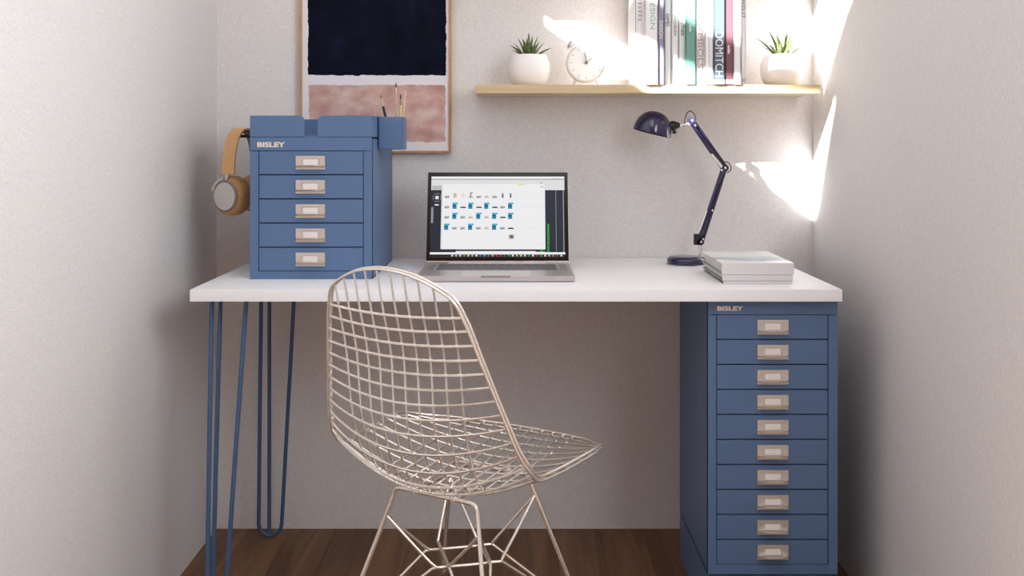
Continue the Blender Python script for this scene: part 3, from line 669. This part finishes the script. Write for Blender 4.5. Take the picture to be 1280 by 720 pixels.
for p in (LP(902, 213, -.008), LP(869, 157, -.008), LP(861.5, 156, -.008), LP(890.5, 263, -.008), LP(879, 299, -.008)):
    bm = new(); lathe(bm, [(0, 0), (.0028, 0), (.0024, .003), (0, .0034)], 10, Matrix.Translation(p) @ Matrix.Rotation(PI/2, 4, 'X')); obj('bolt', bm, M['chrome'], lampo, 40)
tb('cord', M['black'], lampo, smoothpath([LP(855, 158), LP(856.5, 148), LP(859.5, 140.5), LP(863.5, 139), LP(867.5, 142.5), LP(870, 150)], 5), .0014, 6)
tb('cord', M['black'], lampo, smoothpath([LP(901, 206), LP(905, 202.5), LP(910, 203), LP(913.5, 208), LP(913, 213), LP(909, 216)], 5), .0014, 6)
tb('shade_stem', M['chrome'], lampo, [LP(846, 158.5), LP(864, 153)], .0026, 10)
SC = LP(814.6, 166.8); ax = Vector((12, 0, 47)).normalized(); r0 = .0495
mxx = Matrix.Translation(SC) @ ax.to_track_quat('Z', 'Y').to_matrix().to_4x4()
prof = [(r0-.0012, 0), (r0, 0), (r0+.0004, .004)]+[(r0*math.cos(a)**.9, .004+.054*math.sin(a)) for a in [PI/2*k/12 for k in range(1, 12)]]+[(0, .058)]
inn = [(max(0, r-.0015), max(0, z-.0015)) for r, z in prof[1:]]
bm = new(); lathe(bm, prof, 44, mxx); shd = obj('shade', bm, M['navy'], lampo, 60)
bm = new(); lathe(bm, [(r0-.0012, .0002)]+[(r*.97, z*.97) for r, z in prof[2:]], 44, mxx); obj('shade_lining', bm, M['shadein'], shd, 60)
bm = new(); lathe(bm, [(0, .010), (.010, .013), (.015, .022), (.013, .032), (.008, .044), (0, .050)], 20, mxx); obj('bulb', bm, M['card'], shd, 60)
q = LP(839, 157); qx = Vector((.97, 0, .05)).normalized(); mq = Matrix.Translation(q) @ qx.to_track_quat('Z', 'Y').to_matrix().to_4x4()
bm = new(); lathe(bm, [(0, -.004), (.011, -.004), (.012, .002), (.012, .009), (.009, .013), (.008, .018), (.005, .022), (0, .022)], 20, mq); obj('lamp_socket', bm, M['black'], lampo, 40)
tb('wing_nut', M['black'], lampo, [LP(842.5, 160, -.01), LP(843, 167, -.012)], [.004, .0055], 10)
bm = new(); tube(bm, [LP(836.8, 172, -.004), LP(837, 192, -.004)], .0005, 5); obj('pull_chain', bm, M['chrome'], lampo)
bm = new(); bmesh.ops.create_uvsphere(bm, u_segments=10, v_segments=8, radius=.0022, matrix=Matrix.Translation(LP(837, 193.5, -.004))); obj('pull_bead', bm, M['chrome'], lampo, 'all')

# ------------------------------------------------------------------ books lying on the desk
def covermat():
    m = mat('photo_cover', (232, 232, 232), .35); tc = N(m, 'ShaderNodeTexCoord'); wv = noise(m, mapped(m, (9, 5, 1)), 1, 1)
    sp = N(m, 'ShaderNodeSeparateXYZ'); link(m, tc.outputs['Object'], sp.inputs[0])
    ad_ = N(m, 'ShaderNodeMath'); ad_.operation = 'MULTIPLY_ADD'; link(m, wv.outputs['Fac'], ad_.inputs[0]); ad_.inputs[1].default_value = .12; link(m, sp.outputs[1], ad_.inputs[2])
    r = N(m, 'ShaderNodeMapRange'); r.inputs[1].default_value = -.06; r.inputs[2].default_value = .18; link(m, ad_.outputs[0], r.inputs[0])
    link(m, ramp(m, r.outputs[0], [(0, (232, 230, 232)), (.22, (228, 228, 230)), (.30, (150, 168, 190)), (.44, (196, 206, 214)), (.52, (226, 230, 228)), (1, (240, 240, 238))]), bsdf(m).inputs['Base Color']); return m
CV = covermat(); fade = grain('faint_title', (196, 190, 182), .5); cov = grain('stone_cover', (214, 211, 212), .5, amount=.02); covd = grain('gap_shade_grey', (150, 149, 152), .6)  # grey cover colour stands in for shade between the stacked books
def flatbook(label, x0, x1, y0, y1, z0, z1, top, spine, turn=0):
    b = thing('book', label, 'book', ((x0+x1)/2, (y0+y1)/2, z0), 'books lying on the desk'); t = min(.003, (z1-z0)*.22)
    bm = new(); box(bm, x0, x1, y0, y1, z1-t, z1, bev=.0006); obj('front_cover', bm, top, b)
    bm = new(); box(bm, x0, x1, y0, y1, z0, z0+t, bev=.0006); obj('back_cover', bm, covd, b)
    bm = new(); box(bm, x0+.0003, x1-.0003, y0-.0008, y0+t, z0+.0004, z1-.0004, bev=.0010); obj('spine', bm, spine, b)
    bx('pages', M['page'], b, x0+.005, x1-.002, y0+t, y1-.005, z0+t, z1-t); b.rotation_euler.z = turn; return b
d0 = DZ
flatbook('thin white book at the bottom of the desk pile', .4545, .606, 2.257, 2.490, d0, d0+.0066, covd, cov, .003)
flatbook('pale book in the middle of the desk pile', .4530, .609, 2.257, 2.494, d0+.0067, d0+.0205, cov, cov, -.004)
tb3 = flatbook('thick white book with blue-grey cover picture on top of the pile', .4515, .6110, 2.2565, 2.494, d0+.0206, d0+.0464, CV, cov)
bm = new()
for k in range(16): box(bm, .478+k*.0062, .478+k*.0062+.0042, 2.462, 2.469, d0+.0464, d0+.0466)
obj('cover_title', bm, fade, tb3)

# ------------------------------------------------------------------ wire chair
CX0, CY0, CTH, DV = -.2427, 1.7460, .5430, .0278
KT = [-2.5, 1, 4, 7, 9, 11, 12.5, 14, 16, 18.5, 21, 23]
CF = [.0185, .0402, .0613, .0677, .0745, .1017, .1323, .1775, .2490, .3466, .4409, .5104]
CZs = [.8327, .7454, .6681, .5871, .5313, .4587, .4161, .3996, .4055, .4151, .4246, .4340]
EF = [.0119, .0142, .0145, .0302, .0384, .0300, .0188, -.0020, -.0171, -.0217, -.0485, -.0883]
EZ = [-.0216, .0057, .0107, .0197, .0277, .0518, .0644, .0604, .0506, .0470, .0385, .0207]
CW = [.1106, .1470, .1677, .1867, .1996, .2113, .2201, .2199, .2255, .2369, .2393, .2433]
def slopes(v):
    n = len(v); m = [0]*n
    for i in range(n):
        if i == 0: m[i] = (v[1]-v[0])/(KT[1]-KT[0])
        elif i == n-1: m[i] = (v[-1]-v[-2])/(KT[-1]-KT[-2])
        else:
            hs, hd = KT[i]-KT[i-1], KT[i+1]-KT[i]; m[i] = (hs*hs*v[i+1]+(hd*hd-hs*hs)*v[i]-hd*hd*v[i-1])/(hs*hd*(hd+hs))
    return m
SL = {id(v): slopes(v) for v in (CF, CZs, EF, EZ, CW)}
def at(v, t):
    i = 0
    while i < len(KT)-2 and t >= KT[i+1]: i += 1
    h = KT[i+1]-KT[i]; u = (t-KT[i])/h; m = SL[id(v)]
    return (2*u**3-3*u*u+1)*v[i]+(u**3-2*u*u+u)*h*m[i]+(-2*u**3+3*u*u)*v[i+1]+(u**3-u*u)*h*m[i+1]
FWD, RGT = Vector((math.sin(CTH), math.cos(CTH), 0)), Vector((math.cos(CTH), -math.sin(CTH), 0)); ORG = Vector((CX0, CY0, 0))
def cpt(f, s, z): return ORG+FWD*f+RGT*s+Vector((0, 0, z))
def shell(s, t, off=0):
    u = (abs(s)/at(CW, t))**2; f = at(CF, t)+at(EF, t)*u; z = at(CZs, t)+at(EZ, t)*u
    if off:
        df, dz = at(CF, t+.2)-at(CF, t-.2), at(CZs, t+.2)-at(CZs, t-.2); L = math.hypot(df, dz); f += -dz/L*off; z += df/L*off
    return cpt(f, s, z)
TOPS = {.0139: -2.3007, .0417: -2.2606, .0695: -2.1513, .0973: -1.8388, .1251: -1.1140}
CM = Vector((-.103, 1.977, 0))
chair = thing('wire_chair', 'silver wire mesh chair drawn up to the white desk', 'chair', CM)
side = [(.0, -2.315), (.0139, -2.305), (.0417, -2.265), (.0695, -2.155), (.0973, -1.85), (.1251, -1.13), (.1385, -.2)]+[(at(CW, t), t) for t in [1+.75*k for k in range(26)]]+[(.2372, 20.5), (.2320, 21.2), (.2220, 21.8), (.2060, 22.35), (.1860, 22.75), (.1620, 22.95), (.1350, 23.0), (.1, 23.0), (.05, 23.0), (0, 23.0)]
full = side+[(-s, t) for s, t in side[-2:0:-1]]
def inside(t):
    """half width of the outline at row t"""
    return at(CW, t) if t < 20 else {20: .2382, 21: .2338, 22: .2168}[t]
for off in (-.0042, .0042):
    pts = smoothpath([shell(s, min(t, 23), off) for s, t in full], 3, True); bm = new(); tube(bm, pts, .0027, 8, True); obj('rim_wire', bm, M['wire'], chair, 'all')
for j in range(10):
    s = (j-4.5)*DV; t0 = TOPS[min(TOPS, key=lambda k: abs(k-abs(s)))]; n = 44
    tb('long_wire', M['wire'], chair, [shell(s, t0+(23-t0)*k/n, .0022) for k in range(n+1)], .0021, 6)
for t in range(1, 23):
    wd = inside(t); n = 22
    tb('cross_wire', M['wire'], chair, [shell(-wd+2*wd*k/n, t, -.0020) for k in range(n+1)], .0024, 6)
# wire base: four splayed legs, mount bars, crossed bracing
fwd, rgt = FWD, RGT
def bp(a, b, z): return CM+fwd*a+rgt*b+Vector((0, 0, z))
ZT, HI, LO = .388, .095, .200
legs = {}
for a in (-1, 1):
    for b in (-1, 1):
        top, foot = bp(a*HI, b*HI, ZT-.012), bp(a*LO, b*LO, .006)
        path = smoothpath([bp(a*HI, b*HI*.6, ZT+.004), bp(a*HI, b*HI*.92, ZT+.002), top], 4)+[top.lerp(foot, .3), foot]
        leg = tb('leg', M['wire'], chair, path, .0043, 10); legs[a, b] = (top, foot)
        bm = new(); lathe(bm, [(0, 0), (.0085, 0), (.009, .004), (.0065, .012), (.0045, .016), (0, .016)], 14, Matrix.Translation(bp(a*LO, b*LO, 0))); obj('glide', bm, M['rubber'], leg, 40)
        bm = new(); lathe(bm, [(0, 0), (.007, 0), (.0075, .006), (.006, .012), (0, .012)], 14, Matrix.Translation(bp(a*HI, b*HI*.45, ZT+.002))); obj('mount_stud', bm, M['wire'], chair, 40)
for a in (-1, 1): tb('mount_bar', M['wire'], chair, [bp(a*HI, -HI*.6, ZT+.004), bp(a*HI, HI*.6, ZT+.004)], .0045, 10)
for b in (-1, 1): tb('mount_bar', M['wire'], chair, [bp(-HI, b*HI*.5, ZT+.005), bp(HI, b*HI*.5, ZT+.005)], .0040, 10)
ZB, HB, GB = .247, .066, .043
for (a, b) in ((1, 1), (1, -1)):
    e = (fwd*a+rgt*b).normalized(); n_ = Vector((-e.y, e.x, 0)); dz = .0 if b == 1 else .0065
    for s in (-1, 1):
        c0 = CM+n_*GB*s*(1 if b == 1 else .9)+Vector((0, 0, ZB+dz)); A, B = c0-e*HB, c0+e*HB
        (t1, f1), (t0, f0) = legs[a, b], legs[-a, -b]
        tb('cross_brace', M['wire'], chair, smoothpath([t0.lerp(f0, .10), A+(t0-A)*.08, A+e*.012], 3)[:-1]+smoothpath([A+e*.012, B-e*.012, B+(t1-B)*.08, t1.lerp(f1, .06)], 3), .0031, 8)
        for (F_, T_, P, sg) in ((f0, t0, A, 1), (f1, t1, B, -1)):
            tb('lower_brace', M['wire'], chair, smoothpath([P+e*sg*.02+Vector((0, 0, .0)), P+Vector((0, 0, -.001)), P.lerp(T_.lerp(F_, .72), .1), T_.lerp(F_, .72)], 3), .0029, 8)
